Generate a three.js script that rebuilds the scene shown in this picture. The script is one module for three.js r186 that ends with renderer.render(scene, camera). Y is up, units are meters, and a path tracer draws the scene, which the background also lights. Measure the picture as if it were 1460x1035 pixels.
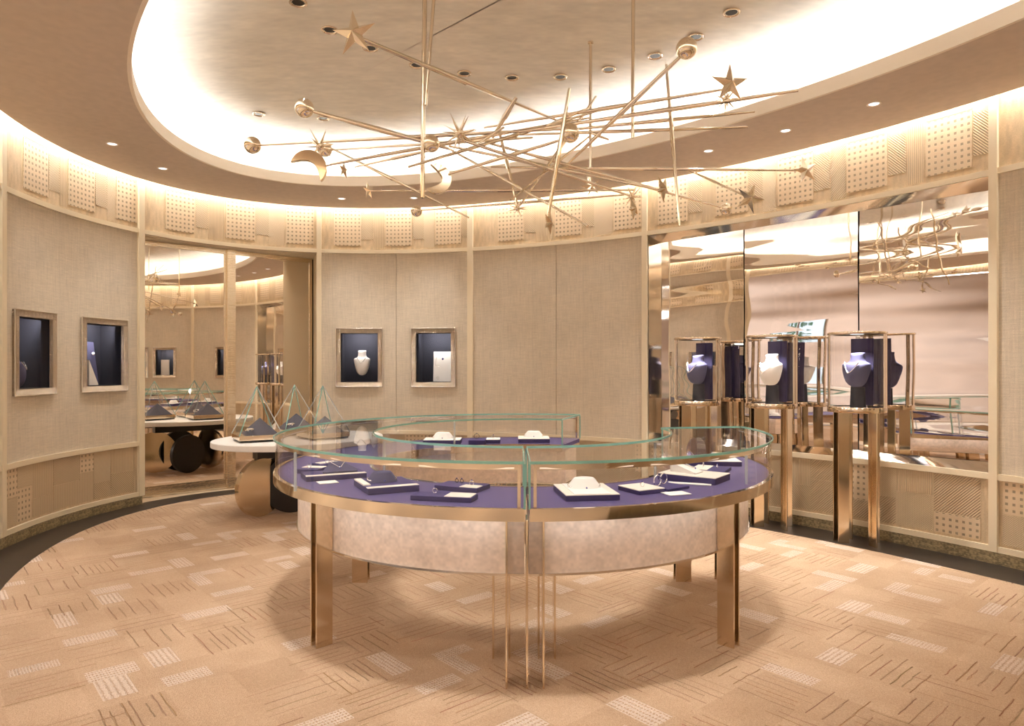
import * as THREE from 'three';
import { mergeGeometries } from 'three/addons/utils/BufferGeometryUtils.js';
import { RectAreaLightUniformsLib } from 'three/addons/lights/RectAreaLightUniformsLib.js';
import { RoundedBoxGeometry } from 'three/addons/geometries/RoundedBoxGeometry.js';

// ---------------------------------------------------------------- camera, sky, exposure
RectAreaLightUniformsLib.init();
const scene = new THREE.Scene();
const FOCAL = 973, HORIZON = 524, EYE = 1.4;          // pixels of the 1460 x 1035 frame; eye height in metres
const camera = new THREE.PerspectiveCamera(2 * Math.atan(517.5 / FOCAL) * 180 / Math.PI, 1460 / 1035, 0.05, 60);
camera.position.set(0, EYE, 0);
camera.lookAt(0, EYE, -1);
camera.setViewOffset(1460, 1035, 0, 517.5 - HORIZON, 1460, 1035);
const renderer = new THREE.WebGLRenderer({ antialias: true });
renderer.toneMapping = THREE.LinearToneMapping;
renderer.toneMappingExposure = 1.48;
renderer.shadowMap.enabled = true;
scene.background = new THREE.Color().setRGB(0.8, 0.95, 1.1);      // overcast daylight behind the shop window

const WARM = new THREE.Color().setRGB(1.0, 1.0, 0.985), SOFT = new THREE.Color().setRGB(0.975, 1.0, 1.025), COOL = new THREE.Color().setRGB(1.0, 0.99, 0.99);
const LEVEL = { dome: 60, wall: 52, ring: 4.6, soffit: 18, box: 210, deck: .6, under: 2.6, front: 15.5, vitrine: 2 };

// ---------------------------------------------------------------- helpers
let seed = 20240611;
const rnd = () => { seed = (seed * 1664525 + 1013904223) >>> 0; return seed / 4294967296; };
const rr = (a, b) => a + (b - a) * rnd();
const D2R = Math.PI / 180;
const V3 = (X, h, Z) => new THREE.Vector3(X, h, -Z);                // plan X, height, depth from the camera -> world
const taken = new Map();
function numbered(name) { const n = taken.get(name) || 0; taken.set(name, n + 1); return n ? name + '_' + String(n).padStart(3, '0') : name; }
function thing(name, label, category, group) {
  const g = new THREE.Group(); g.name = numbered(name); g.userData = { label, category }; if (group) g.userData.group = group;
  scene.add(g); return g;
}
function structure(name, label, category) { const g = thing(name, label, category); g.userData.kind = 'structure'; return g; }
function part(name, geometry, material, parent, label) {
  const m = new THREE.Mesh(Array.isArray(geometry) ? mergeGeometries(geometry) : geometry, material);
  m.name = name; m.castShadow = m.receiveShadow = true; if (label) m.userData.label = label;
  parent.add(m); return m;
}
function single(name, geometry, material, label, category, group) {
  const m = part(numbered(name), geometry, material, scene, label); m.userData.category = category; if (group) m.userData.group = group; return m;
}
function settle(g, X, h, Z) {                                       // moves a group's origin to its base, parts stay put
  const p = V3(X, h, Z); g.position.copy(p); for (const c of g.children) c.position.sub(p); return g;
}
function shape(pos, uv, idx) {
  const g = new THREE.BufferGeometry();
  g.setAttribute('position', new THREE.Float32BufferAttribute(pos, 3)); g.setAttribute('uv', new THREE.Float32BufferAttribute(uv, 2));
  g.setIndex(idx); g.computeVertexNormals(); return g;
}
// a strip between two polylines A and B of [X,h,Z] with uv lists
function strip(A, B, ua, ub) {
  const pos = [], uv = [], idx = [];
  for (let i = 0; i < A.length; i++) { pos.push(A[i][0], A[i][1], -A[i][2], B[i][0], B[i][1], -B[i][2]); uv.push(...ua[i], ...ub[i]); }
  for (let i = 0; i + 1 < A.length; i++) { const k = 2 * i; idx.push(k, k + 2, k + 1, k + 1, k + 2, k + 3); }
  return shape(pos, uv, idx);
}
function path(f, t0, t1, n) { const P = []; let s = 0; for (let i = 0; i <= n; i++) { const p = f(t0 + (t1 - t0) * i / n); if (i) s += Math.hypot(p[0] - P[i - 1][0], p[1] - P[i - 1][1]); P.push([p[0], p[1], s]); } return P; }
const at = (P, h) => P.map((p) => [p[0], h, p[1]]);
// curved block between the plan curves fi and fo
function slab(fi, fo, t0, t1, h0, h1, n = 8, s0 = 0) {
  const I = path(fi, t0, t1, n), O = path(fo, t0, t1, n), L = (P, h) => P.map((p) => [p[2] + s0, h]), F = (P) => P.map((p) => [p[0], p[1]]);
  const g = [strip(at(I, h0), at(I, h1), L(I, h0), L(I, h1)), strip(at(O, h1), at(O, h0), L(O, h1), L(O, h0)),
    strip(at(I, h1), at(O, h1), F(I), F(O)), strip(at(O, h0), at(I, h0), F(O), F(I))];
  for (const k of [0, n]) g.push(strip([[I[k][0], h0, I[k][1]], [O[k][0], h0, O[k][1]]], [[I[k][0], h1, I[k][1]], [O[k][0], h1, O[k][1]]], [[0, h0], [.1, h0]], [[0, h1], [.1, h1]]));
  return mergeGeometries(g);
}
function sheet(f, t0, t1, h0, h1, n = 8) { const I = path(f, t0, t1, n), L = (h) => I.map((p) => [p[2], h]); return strip(at(I, h0), at(I, h1), L(h0), L(h1)); }
function ringSheet(fi, fo, t0, t1, h, n = 8, ho = h) { const I = path(fi, t0, t1, n), O = path(fo, t0, t1, n), F = (P) => P.map((p) => [p[0], p[1]]); return strip(at(I, h), at(O, ho), F(I), F(O)); }
function box(w, h, d, X, H, Z, turn = 0, r = 0) {                   // base centre at X,H,Z; turn about the vertical (plan angle, from +X towards +Z)
  const g = r ? new RoundedBoxGeometry(w, h, d, 2, r) : new THREE.BoxGeometry(w, h, d);
  g.translate(0, h / 2, 0); g.rotateY(turn); g.translate(X, H, -Z); return g.index ? g : g;
}
const flat = (g) => { const q = g.index ? g.toNonIndexed() : g; return q; };
const merged = (list) => mergeGeometries(list.map(flat));
function bar(p, q, w, d, taper = 1) {                               // four-sided rod between two points
  const dir = q.clone().sub(p), g = new THREE.CylinderGeometry(w * taper, w, dir.length(), 4, 1); g.scale(1, 1, d / w);
  g.applyQuaternion(new THREE.Quaternion().setFromUnitVectors(new THREE.Vector3(0, 1, 0), dir.clone().normalize()));
  g.translate((p.x + q.x) / 2, (p.y + q.y) / 2, (p.z + q.z) / 2); return g;
}
function tube(pts, r, closed = false, n = 40) { return new THREE.TubeGeometry(new THREE.CatmullRomCurve3(pts, closed), n, r, 6, closed); }
const pixel = (px, py, h) => { const Z = FOCAL * (EYE - h) / (py - HORIZON); return [(px - 730) / FOCAL * Z, Z]; };   // where a pixel's ray meets the level h
const pixelAt = (px, py, Z) => V3((px - 730) / FOCAL * Z, EYE - (py - HORIZON) / FOCAL * Z, Z);

// ---------------------------------------------------------------- procedural textures
function lattice(px, py, s) { let h = (px * 374761393 + py * 668265263 + s * 974634777) | 0; h = Math.imul(h ^ (h >>> 13), 1274126177); return ((h ^ (h >>> 16)) >>> 0) / 4294967296; }
function noise(u, v, nx, ny, s) {                                   // tileable value noise, u and v in 0..1
  const x = u * nx, y = v * ny, i = Math.floor(x), j = Math.floor(y), a = x - i, b = y - j, fa = a * a * (3 - 2 * a), fb = b * b * (3 - 2 * b);
  const L = (p, q) => lattice(((p % nx) + nx) % nx, ((q % ny) + ny) % ny, s);
  return (L(i, j) * (1 - fa) + L(i + 1, j) * fa) * (1 - fb) + (L(i, j + 1) * (1 - fa) + L(i + 1, j + 1) * fa) * fb;
}
function texture(size, metres, fn, colour) {
  const d = new Uint8Array(size * size * 4);
  for (let y = 0; y < size; y++) for (let x = 0; x < size; x++) {
    const c = fn((x + .5) / size, (y + .5) / size), k = 4 * (y * size + x);
    for (let q = 0; q < 3; q++) d[k + q] = Math.max(0, Math.min(255, 255 * (Array.isArray(c) ? c[q] : c))); d[k + 3] = 255;
  }
  const t = new THREE.DataTexture(d, size, size); t.wrapS = t.wrapT = THREE.RepeatWrapping; t.magFilter = THREE.LinearFilter; t.minFilter = THREE.LinearMipmapLinearFilter; t.generateMipmaps = true;
  t.repeat.set(1 / metres, 1 / metres); if (colour) t.colorSpace = THREE.SRGBColorSpace; t.needsUpdate = true; return t;
}
const tint = (c, k) => c.map((v) => v * k);
function mat(o) { return new THREE.MeshPhysicalMaterial({ roughness: .6, ...o }); }
const srgb = (r, g, b) => [r / 255, g / 255, b / 255];

// woven wall cloth
const clothFn = (u, v) => { const yarn = noise(u, v, 160, 6, 1), slub = noise(u, v, 10, 150, 2), fine = noise(u, v, 220, 220, 3), broad = noise(u, v, 4, 4, 4); return .30 * yarn + .26 * slub + .3 * fine + .14 * broad; };
const CLOTH = srgb(212, 198, 177);
const mCloth = mat({ map: texture(512, .62, (u, v) => tint(CLOTH, .87 + .24 * clothFn(u, v)), true), bumpMap: texture(512, .62, clothFn), bumpScale: .0015, roughness: .9, sheen: .3, sheenRoughness: .6, sheenColor: new THREE.Color(.6, .5, .4) });
// embossed leather patterns
const LEATHER = srgb(206, 182, 148);
const mLeather = mat({ map: texture(256, .5, (u, v) => tint(LEATHER, .9 + .16 * noise(u, v, 30, 6, 6) * .7 + .06 * noise(u, v, 90, 90, 7)), true), bumpMap: texture(256, .5, (u, v) => noise(u, v, 120, 120, 8)), bumpScale: .0006, roughness: .62 });
const dotIn = (u, v) => (Math.abs(u - .5) < .2 && Math.abs(v - .5) < .2 ? 1 : 0);
const mDots = mat({ map: texture(64, .046, (u, v) => tint(srgb(215, 191, 158), dotIn(u, v) ? .74 : 1), true), bumpMap: texture(64, .046, (u, v) => (dotIn(u, v) ? 0 : 1)), bumpScale: .004, roughness: .55 });
const rib = (u, v) => .5 + .5 * Math.sin((u + v) * 2 * Math.PI * 4);
const mRibs = mat({ map: texture(128, .085, (u, v) => tint(srgb(208, 183, 148), .82 + .2 * rib(u, v)), true), bumpMap: texture(128, .085, rib), bumpScale: .003, roughness: .6 });
const ribBack = (u, v) => .5 + .5 * Math.sin((u - v) * 2 * Math.PI * 4);
const mRibsBack = mat({ map: texture(128, .085, (u, v) => tint(srgb(204, 178, 144), .84 + .18 * ribBack(u, v)), true), bumpMap: texture(128, .085, ribBack), bumpScale: .003, roughness: .6 });
const pin = (u, v) => Math.max(0, Math.sin(u * 2 * Math.PI * 5) * Math.sin(v * 2 * Math.PI * 5));
const mPins = mat({ map: texture(128, .075, (u, v) => tint(srgb(210, 186, 152), 1 - .22 * pin(u, v)), true), bumpMap: texture(128, .075, (u, v) => 1 - pin(u, v)), bumpScale: .003, roughness: .6 });
const vert = (u, v) => .5 + .5 * Math.sin(u * 2 * Math.PI * 6);
const mVert = mat({ map: texture(128, .09, (u, v) => tint(srgb(207, 182, 147), .87 + .15 * vert(u, v)), true), bumpMap: texture(128, .09, vert), bumpScale: .002, roughness: .6 });
const PATCHES = [mDots, mRibs, mPins, mVert, mRibsBack];
const mTrim = mat({ color: new THREE.Color(...srgb(228, 212, 182)).convertSRGBToLinear(), roughness: .45 });
// stone of the baseboard
const mStone = mat({ map: texture(256, .4, (u, v) => { const n = noise(u, v, 34, 60, 11) * .6 + noise(u, v, 8, 20, 12) * .4; return tint(srgb(150, 132, 98), .55 + .75 * n); }, true), roughness: .35 });
const mBorder = mat({ map: texture(256, 1.2, (u, v) => tint(srgb(44, 36, 31), .85 + .3 * noise(u, v, 6, 90, 13)), true), roughness: .32 });
const mThreshold = mat({ map: texture(256, 1.0, (u, v) => tint(srgb(214, 190, 158), .85 + .22 * noise(u, v, 20, 50, 14)), true), roughness: .4 });
// ceiling
const mSoffit = mat({ map: texture(128, 1.5, (u, v) => tint(srgb(207, 190, 175), .98 + .04 * noise(u, v, 40, 40, 15)), true), roughness: .8 });
const mLip = mat({ color: new THREE.Color(...srgb(240, 227, 210)).convertSRGBToLinear(), roughness: .7 });
const leafFn = (u, v) => .35 * noise(u, v, 14, 44, 21) + .25 * noise(u, v, 40, 90, 22) + .4 * noise(u, v, 9, 11, 23);
const mLeaf = mat({ map: texture(512, 1.8, (u, v) => tint(srgb(234, 226, 212), .90 + .15 * leafFn(u, v)), true), bumpMap: texture(512, 1.8, leafFn), bumpScale: .0016, roughness: .55, metalness: .1 });
// metals
const brushed = (u, v) => noise(u, v, 4, 120, 31);
const mBrass = mat({ color: new THREE.Color(.82, .69, .52), metalness: 1, roughness: .13 });
const mBronze = mat({ color: new THREE.Color(.75, .63, .50), metalness: 1, roughness: .07 });
const mChamp = mat({ color: new THREE.Color(.82, .71, .55), metalness: 1, roughness: .16, bumpMap: texture(128, .2, brushed), bumpScale: .0008 });
const mSteel = mat({ color: new THREE.Color(.82, .78, .72), metalness: 1, roughness: .1 });
const mMirror = mat({ color: new THREE.Color(.86, .80, .72), metalness: 1, roughness: .01 });
const mWavy = mat({ color: new THREE.Color(.90, .84, .79), metalness: 1, roughness: .015 });
const hammered = (u, v) => { let m = 1; for (let i = 0; i < 60; i++) { const dx = Math.abs(u - lattice(i, 1, 77)), dy = Math.abs(v - lattice(i, 2, 77)); m = Math.min(m, Math.hypot(Math.min(dx, 1 - dx), Math.min(dy, 1 - dy)) * 7); } return m; };
const mHammer = mat({ color: new THREE.Color(.74, .61, .47), metalness: 1, roughness: .25, bumpMap: texture(128, .09, hammered), bumpScale: .006 });
const mBlack = mat({ color: new THREE.Color(.012, .011, .011), roughness: .3 });
// glass
const mGlass = mat({ color: 0xffffff, transmission: 1, thickness: 0, roughness: 0, ior: 1.5 });
const mPane = mat({ color: 0xffffff, transmission: 1, thickness: 0, roughness: 0, ior: 1.2 });   // coated, low reflection
const mEdge = mat({ color: new THREE.Color(.46, .78, .70), transmission: .55, thickness: 0, roughness: .12, ior: 1.5 });
const mAcrylic = mat({ color: new THREE.Color(.86, .9, .9), transmission: .7, thickness: 0, roughness: .1 });
// display fabrics
const suede = texture(128, .1, (u, v) => noise(u, v, 64, 64, 41));
const mDeck = mat({ color: new THREE.Color().setRGB(.072, .052, .16), roughness: .6, bumpMap: suede, bumpScale: .0004 });
const mNavy = mat({ color: new THREE.Color().setRGB(.035, .024, .125), roughness: .65, bumpMap: suede, bumpScale: .0004 });
const mNavyBust = mat({ color: new THREE.Color().setRGB(.06, .055, .115), roughness: .8, sheen: .6, sheenRoughness: .5, sheenColor: new THREE.Color(.25, .25, .45) });
const mDarkNavy = mat({ color: new THREE.Color().setRGB(.004, .004, .011), roughness: .85 });
const mVelvet = mat({ color: new THREE.Color().setRGB(.022, .016, .06), roughness: .85 });
const mSlate = mat({ color: new THREE.Color().setRGB(.07, .065, .085), roughness: .8 });
const mCream = mat({ color: new THREE.Color().setRGB(.78, .70, .60), roughness: .7, bumpMap: suede, bumpScale: .0003 });
const mWhite = mat({ color: new THREE.Color().setRGB(.82, .77, .71), roughness: .65 });
const mSilver = mat({ color: new THREE.Color(.92, .92, .93), metalness: 1, roughness: .12 });
const mGem = mat({ color: new THREE.Color(.05, .05, .25), roughness: .05, clearcoat: 1 });
// mottled parchment of the counter's drum
const parch = (u, v) => .4 * noise(u, v, 40, 44, 51) + .4 * noise(u, v, 84, 90, 52) + .2 * noise(u, v, 7, 8, 53);
const mParch = mat({ map: texture(512, 1.1, (u, v) => { const n = parch(u, v); return [.93 * (.86 + .18 * n), .85 * (.845 + .19 * n), .775 * (.83 + .20 * n)]; }, true), roughness: .35, clearcoat: .3 });
const mPlaster = mat({ map: texture(128, 2, (u, v) => tint(srgb(227, 211, 201), .97 + .05 * noise(u, v, 30, 30, 61)), true), roughness: .8 });
const emit = (c, k) => new THREE.MeshStandardMaterial({ color: 0x000000, emissive: c, emissiveIntensity: k, roughness: 1 });
const mStripGlow = emit(SOFT, 6), mLampGlow = emit(SOFT, 1.5), mDeckGlow = emit(SOFT, 1.0), mPanelGlow = emit(COOL, 3);

// carpet: carved lines in two directions, plain loop and pale tufted blocks
function carpetTextures() {
  const S = 2048, M = 3.2, k = S / M, col = document.createElement('canvas'), bmp = document.createElement('canvas');
  col.width = col.height = bmp.width = bmp.height = S;
  const a = col.getContext('2d'), b = bmp.getContext('2d');
  a.fillStyle = 'rgb(198,165,132)'; a.fillRect(0, 0, S, S); b.fillStyle = 'rgb(150,150,150)'; b.fillRect(0, 0, S, S);
  const line = (x0, y0, x1, y1, w, style, bs) => {
    for (const [c, s, lw] of [[a, style, w], [b, bs, w * 1.3]]) {
      c.strokeStyle = s; c.lineWidth = lw * k; c.beginPath(); const n = 6;
      for (let i = 0; i <= n; i++) { const f = i / n, x = (x0 + (x1 - x0) * f) * k, y = (y0 + (y1 - y0) * f) * k, j = (i && i < n ? rr(-1, 1) * .0035 * k : 0); i ? c.lineTo(x + (y1 !== y0 ? j : 0), y + (x1 !== x0 ? j : 0)) : c.moveTo(x, y); }
      c.stroke();
    }
  };
  const N = 12, cell = M / N;                                        // 0.27 m cells
  for (let i = 0; i < N; i++) for (let j = 0; j < N; j++) {
    const x = i * cell, y = j * cell, tone = rr(-7, 7) | 0;
    a.fillStyle = `rgb(${188 + tone},${156 + tone},${125 + tone})`; a.fillRect(x * k, y * k, cell * k, cell * k);
  }
  for (let i = 0; i < N; i++) for (let j = 0; j < N; j++) {
    const x = i * cell, y = j * cell, across = (i + j) % 2 === 0, q = rnd();
    if (q < .26) {                                                    // pale tufted block with rows of stitches
      const w = cell * rr(.7, 1.0), h = cell * rr(.32, .5), ox = x + rr(0, .05), oy = y + rr(0, .07), rows = 5, tall = across;
      const W = tall ? h : w, H = tall ? w : h;
      a.fillStyle = 'rgb(212,189,168)'; a.fillRect(ox * k, oy * k, W * k, H * k); b.fillStyle = 'rgb(215,215,215)'; b.fillRect(ox * k, oy * k, W * k, H * k);
      for (let r = 0; r < rows; r++) {
        const f = (r + .5) / rows;
        for (let s = 0; s < 16; s++) { const e = s / 16, l = .6 / 16, st = 'rgba(168,130,98,.75)';
          if (tall) line(ox + W * f, oy + H * e, ox + W * f, oy + H * (e + l), .0042, st, 'rgb(110,110,110)'); else line(ox + W * e, oy + H * f, ox + W * (e + l), oy + H * f, .0042, st, 'rgb(110,110,110)'); }
      }
    } else if (q < .86) {                                            // carved lines
      const n = 4 + (rnd() * 4 | 0);
      for (let r = 0; r < n; r++) {
        const o = (r + rr(.3, .7)) / n * cell, l0 = rr(-.03, .06), l1 = cell + rr(-.08, .1), w = rr(.0026, .0052), st = `rgba(${128 + rr(-14, 20) | 0},${88 + rr(-10, 14) | 0},${58 + rr(-8, 10) | 0},${rr(.35, .9).toFixed(2)})`;
        if (across) line(x + l0, y + o, x + l1, y + o, w, st, 'rgb(40,40,40)'); else line(x + o, y + l0, x + o, y + l1, w, st, 'rgb(40,40,40)');
      }
    }
  }
  const mk = (cv, grain, colour) => {
    const im = cv.getContext('2d').getImageData(0, 0, S, S).data, d = new Uint8Array(S * S * 4);
    for (let y = 0; y < S; y++) for (let x = 0; x < S; x++) { const o = 4 * (y * S + x), g = (lattice(x, y, 5) - .5) * grain + (lattice(x >> 1, y >> 1, 6) - .5) * grain + (noise(x / S, y / S, 24, 24, 71) - .5) * grain * .5; for (let c = 0; c < 3; c++) d[o + c] = Math.max(0, Math.min(255, im[o + c] + g)); d[o + 3] = 255; }
    const t = new THREE.DataTexture(d, S, S); t.wrapS = t.wrapT = THREE.RepeatWrapping; t.magFilter = THREE.LinearFilter; t.minFilter = THREE.LinearMipmapLinearFilter; t.generateMipmaps = true; if (colour) t.colorSpace = THREE.SRGBColorSpace;
    t.repeat.set(1 / M, 1 / M); t.rotation = 41 * D2R; t.needsUpdate = true; return t;
  };
  return [mk(col, 22, true), mk(bmp, 60, false)];
}
const [carpetColour, carpetBump] = carpetTextures();
const mCarpet = mat({ map: carpetColour, bumpMap: carpetBump, bumpScale: .008, roughness: .95, sheen: .25, sheenRoughness: .7, sheenColor: new THREE.Color(.7, .55, .4) });

// ---------------------------------------------------------------- the oval room
const CEN = [0.08, 4.22], U = [-.718, .696], W = [.696, .718];      // centre; long and short axis in plan
const oval = (A, B) => (t) => { const c = A * Math.cos(t), s = B * Math.sin(t); return [CEN[0] + U[0] * c + W[0] * s, CEN[1] + U[1] * c + W[1] * s]; };
const WA = 4.87, WB = 3.09;
function wall(d) {                                                  // the wall line moved outwards by d
  return (t) => { const c = Math.cos(t), s = Math.sin(t), n = Math.hypot(WB * c, WA * s), x = WA * c + d * WB * c / n, y = WB * s + d * WA * s / n; return [CEN[0] + U[0] * x + W[0] * y, CEN[1] + U[1] * x + W[1] * y]; };
}
const onAxes = (u, v) => [CEN[0] + U[0] * u + W[0] * v, CEN[1] + U[1] * u + W[1] * v];
function rayT(px) {                                                  // wall parameter that a pixel column's ray meets on the far side
  const k = (px - 730) / FOCAL; let best = null;
  const f = (t) => { const p = wall(0)(t); return p[0] - k * p[1]; };
  for (let a = -60 * D2R; a < 150 * D2R; a += .01) if (f(a) * f(a + .01) <= 0 && wall(0)(a)[1] > 2) { let lo = a, hi = a + .01; for (let i = 0; i < 40; i++) { const m = (lo + hi) / 2; if (f(lo) * f(m) <= 0) hi = m; else lo = m; } best = lo; }
  return best;
}
const tAlong = (t0, s) => { let t = t0, left = Math.abs(s), st = Math.sign(s) * .002; while (left > 0) { const p = wall(0)(t), q = wall(0)(t + st); left -= Math.hypot(p[0] - q[0], p[1] - q[1]); t += st; } return t; };
const span = (t0, t1) => { const P = path(wall(0), t0, t1, 60); return P[60][2]; };
const segs = (t0, t1) => Math.max(2, Math.ceil(Math.abs(t1 - t0) / .03));
const tp = (px) => rayT(px);
const T = { open: -155 * D2R, front: -46 * D2R, l0: tp(1), l1: tp(200), d1: tp(455), b1: tp(671), n0: tp(920), n1: tp(1418), r1: 141 * D2R, r2: 172 * D2R, r3: 205 * D2R };
const RAIL_HI = 2.8, RAIL_LO = .62, BASE_H = .085, SOFFIT = 3.3, TOP = 3.5;

// floor
const floor = structure('floor', 'dark polished border floor with pale stone at the door recess', 'floor');
part('stone_floor', box(18, .1, 18, -.5, -.104, 2), mThreshold, floor);
{ const n = 96, f = oval(WA + .03, WB + .03); part('dark_border', slab((t) => [CEN[0], CEN[1]], f, 0, 2 * Math.PI, -.003, 0, n), mBorder, floor, 'dark polished border between carpet and wall'); }
single('carpet', slab((t) => [CEN[0], CEN[1]], oval(4.55, 2.64), 0, 2 * Math.PI, .0005, .008, 128), mCarpet, 'beige oval carpet with carved lines and pale tufted blocks on the floor', 'carpet');

// ceiling: soffit ring, slot, raised dome
const ceiling = structure('ceiling', 'beige soffit ring around a raised oval dome of pale gold leaf', 'ceiling');
const LA = 3.70, LB = 1.92;
part('soffit', slab(oval(LA + .012, LB + .012), wall(-.13), 0, 2 * Math.PI, SOFFIT, SOFFIT + .05, 160), mSoffit, ceiling, 'flat beige soffit');
part('dome_lip', slab(oval(LA, LB), oval(LA + .025, LB + .025), 0, 2 * Math.PI, SOFFIT - .001, SOFFIT + .10, 160), mLip, ceiling, 'pale upstand around the dome');
part('slot_cover', slab(wall(-.4), wall(.3), 0, 2 * Math.PI, TOP, TOP + .04, 160), mLip, ceiling);
part('slot_back', slab(wall(-.17), wall(-.14), 0, 2 * Math.PI, SOFFIT + .05, TOP, 160), mLip, ceiling);
const PROFILE = [[.19, 3.35], [.20, 3.40], [.18, 3.47], [.12, 3.55], [0, 3.62], [-.2, 3.675], [-.5, 3.71], [-.9, 3.735], [-1.4, 3.75], [-1.915, 3.755]];
{
  const n = 160, g = [];
  for (let k = 0; k + 1 < PROFILE.length; k++) g.push([PROFILE[k], PROFILE[k + 1]]);
  const pos = [], uv = [], idx = [];
  for (let k = 0; k < PROFILE.length; k++) for (let i = 0; i <= n; i++) { const p = oval(LA + PROFILE[k][0], LB + PROFILE[k][0])(i / n * 2 * Math.PI); pos.push(p[0], PROFILE[k][1], -p[1]); uv.push(p[0], p[1]); }
  for (let k = 0; k + 1 < PROFILE.length; k++) for (let i = 0; i < n; i++) { const a = k * (n + 1) + i, b = a + n + 1; idx.push(a, a + 1, b, a + 1, b + 1, b); }
  part('dome', shape(pos, uv, idx), mLeaf, ceiling, 'pale gold leaf dome');
  part('light_shelf', ringSheet(oval(LA + .02, LB + .02), oval(LA + .2, LB + .2), 0, 2 * Math.PI, 3.352, n), mLip, ceiling);
}
function domeHeight(X, Z) {
  const dx = X - CEN[0], dz = Z - CEN[1], u = U[0] * dx + U[1] * dz, v = W[0] * dx + W[1] * dz; let lo = -1.915, hi = .2;
  for (let i = 0; i < 40; i++) { const m = (lo + hi) / 2; if ((u / (LA + m)) ** 2 + (v / (LB + m)) ** 2 > 1) lo = m; else hi = m; }
  for (let k = 1; k + 1 < PROFILE.length; k++) if (lo <= PROFILE[k][0] && lo >= PROFILE[k + 1][0]) { const f = (PROFILE[k][0] - lo) / (PROFILE[k][0] - PROFILE[k + 1][0]); return PROFILE[k][1] + f * (PROFILE[k + 1][1] - PROFILE[k][1]); }
  return 3.755;
}
const onDome = (px, py) => { let h = 3.7, p; for (let i = 0; i < 12; i++) { p = pixel(px, py, h); h = domeHeight(p[0], p[1]); } return [p[0], h, p[1]]; };

// cove lights: glowing strip and area light of the same size just in front of it
function area(c, k, w, h, p, towards) { const l = new THREE.RectAreaLight(c, k, w, h); l.position.copy(p); l.lookAt(towards); scene.add(l); return l; }
{
  const N = 36;
  single('dome_light_strip', slab(oval(LA + .06, LB + .06), oval(LA + .09, LB + .09), 0, 2 * Math.PI, 3.354, 3.362, 140), mStripGlow, 'warm light strip hidden behind the lip of the dome', 'light strip');
  single('wall_light_strip', slab(wall(-.09), wall(-.06), T.open, T.r3, 3.478, 3.486, 140), mStripGlow, 'warm light strip in the ceiling slot above the patterned frieze', 'light strip');
  for (let i = 0; i < N; i++) {
    const t0 = i / N * 2 * Math.PI, t1 = (i + 1) / N * 2 * Math.PI, tm = (t0 + t1) / 2, f = oval(LA + .075, LB + .075), p = f(t0), q = f(t1), m = f(tm), L = Math.hypot(p[0] - q[0], p[1] - q[1]);
    const a = V3(m[0], 3.366, m[1]), l = new THREE.RectAreaLight(SOFT, LEVEL.dome, L * .96, .03); l.position.copy(a);
    const dir = V3(q[0] - p[0], 0, q[1] - p[1]).normalize(), into = V3(CEN[0] - m[0], 0, CEN[1] - m[1]); into.addScaledVector(dir, -into.dot(dir)).normalize();
    const back = new THREE.Vector3(0, -Math.cos(.75), 0).addScaledVector(into, -Math.sin(.75));   // the light looks up and towards the middle of the dome
    l.quaternion.setFromRotationMatrix(new THREE.Matrix4().makeBasis(dir, new THREE.Vector3().crossVectors(back, dir), back)); scene.add(l);
  }
  const s = [T.open, T.r3], M = 56;
  for (let i = 0; i < M; i++) {
    const t0 = s[0] + (s[1] - s[0]) * i / M, t1 = s[0] + (s[1] - s[0]) * (i + 1) / M, tm = (t0 + t1) / 2, f = wall(-.075), p = f(t0), q = f(t1), m = f(tm), L = Math.hypot(p[0] - q[0], p[1] - q[1]);
    const l = new THREE.RectAreaLight(WARM, LEVEL.wall, L * .96, .03); l.position.copy(V3(m[0], 3.474, m[1]));
    const dir = V3(q[0] - p[0], 0, q[1] - p[1]).normalize();
    l.quaternion.setFromRotationMatrix(new THREE.Matrix4().makeBasis(dir, new THREE.Vector3().crossVectors(new THREE.Vector3(0, 1, 0), dir), new THREE.Vector3(0, 1, 0))); scene.add(l);
  }
}

// ---------------------------------------------------------------- wall bays
function post(g, t, h0 = BASE_H, h1 = TOP) { const w = .026; part('post', slab(wall(-.028), wall(.05), tAlong(t, -w), tAlong(t, w), h0, h1, 2), mTrim, g); }
function rails(g, t0, t1, list) { for (const [a, b] of list) part('rail', slab(wall(-.022), wall(.03), t0, t1, a, b, segs(t0, t1)), mTrim, g); }
function frieze(g, t0, t1, count, lead) {
  part('frieze_panel', slab(wall(0), wall(.05), t0, t1, RAIL_HI, TOP, segs(t0, t1)), mLeather, g);
  const L = span(t0, t1), pitch = L / count; let s = lead;
  for (let i = 0; i < count; i++) {
    const a = lead + pitch * i;
    const put = (s0, s1, h0, h1, m, d) => { const c = Math.max(.03, s0), e = Math.min(L - .03, s1); if (e - c < .05) return; const p = tAlong(t0, c), q = tAlong(t0, e); part('embossed_panel', slab(wall(-d), wall(.01), p, q, h0, h1, Math.max(2, segs(p, q)), Math.round(a / .046) * 0), m, g); };
    put(a, a + .322, 2.875, 2.875 + .322 + .092, mDots, .006);
    put(a + .335, a + .47, 2.95, 3.26, mRibs, .003);
    put(a + .475, a + .475 + Math.max(.05, pitch - .49), 2.84, 3.30, [mVert, mPins, mRibsBack][i % 3], .002);
    put(a, a + .322, 3.3, 3.42, mPins, .003);
  }
}
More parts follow.
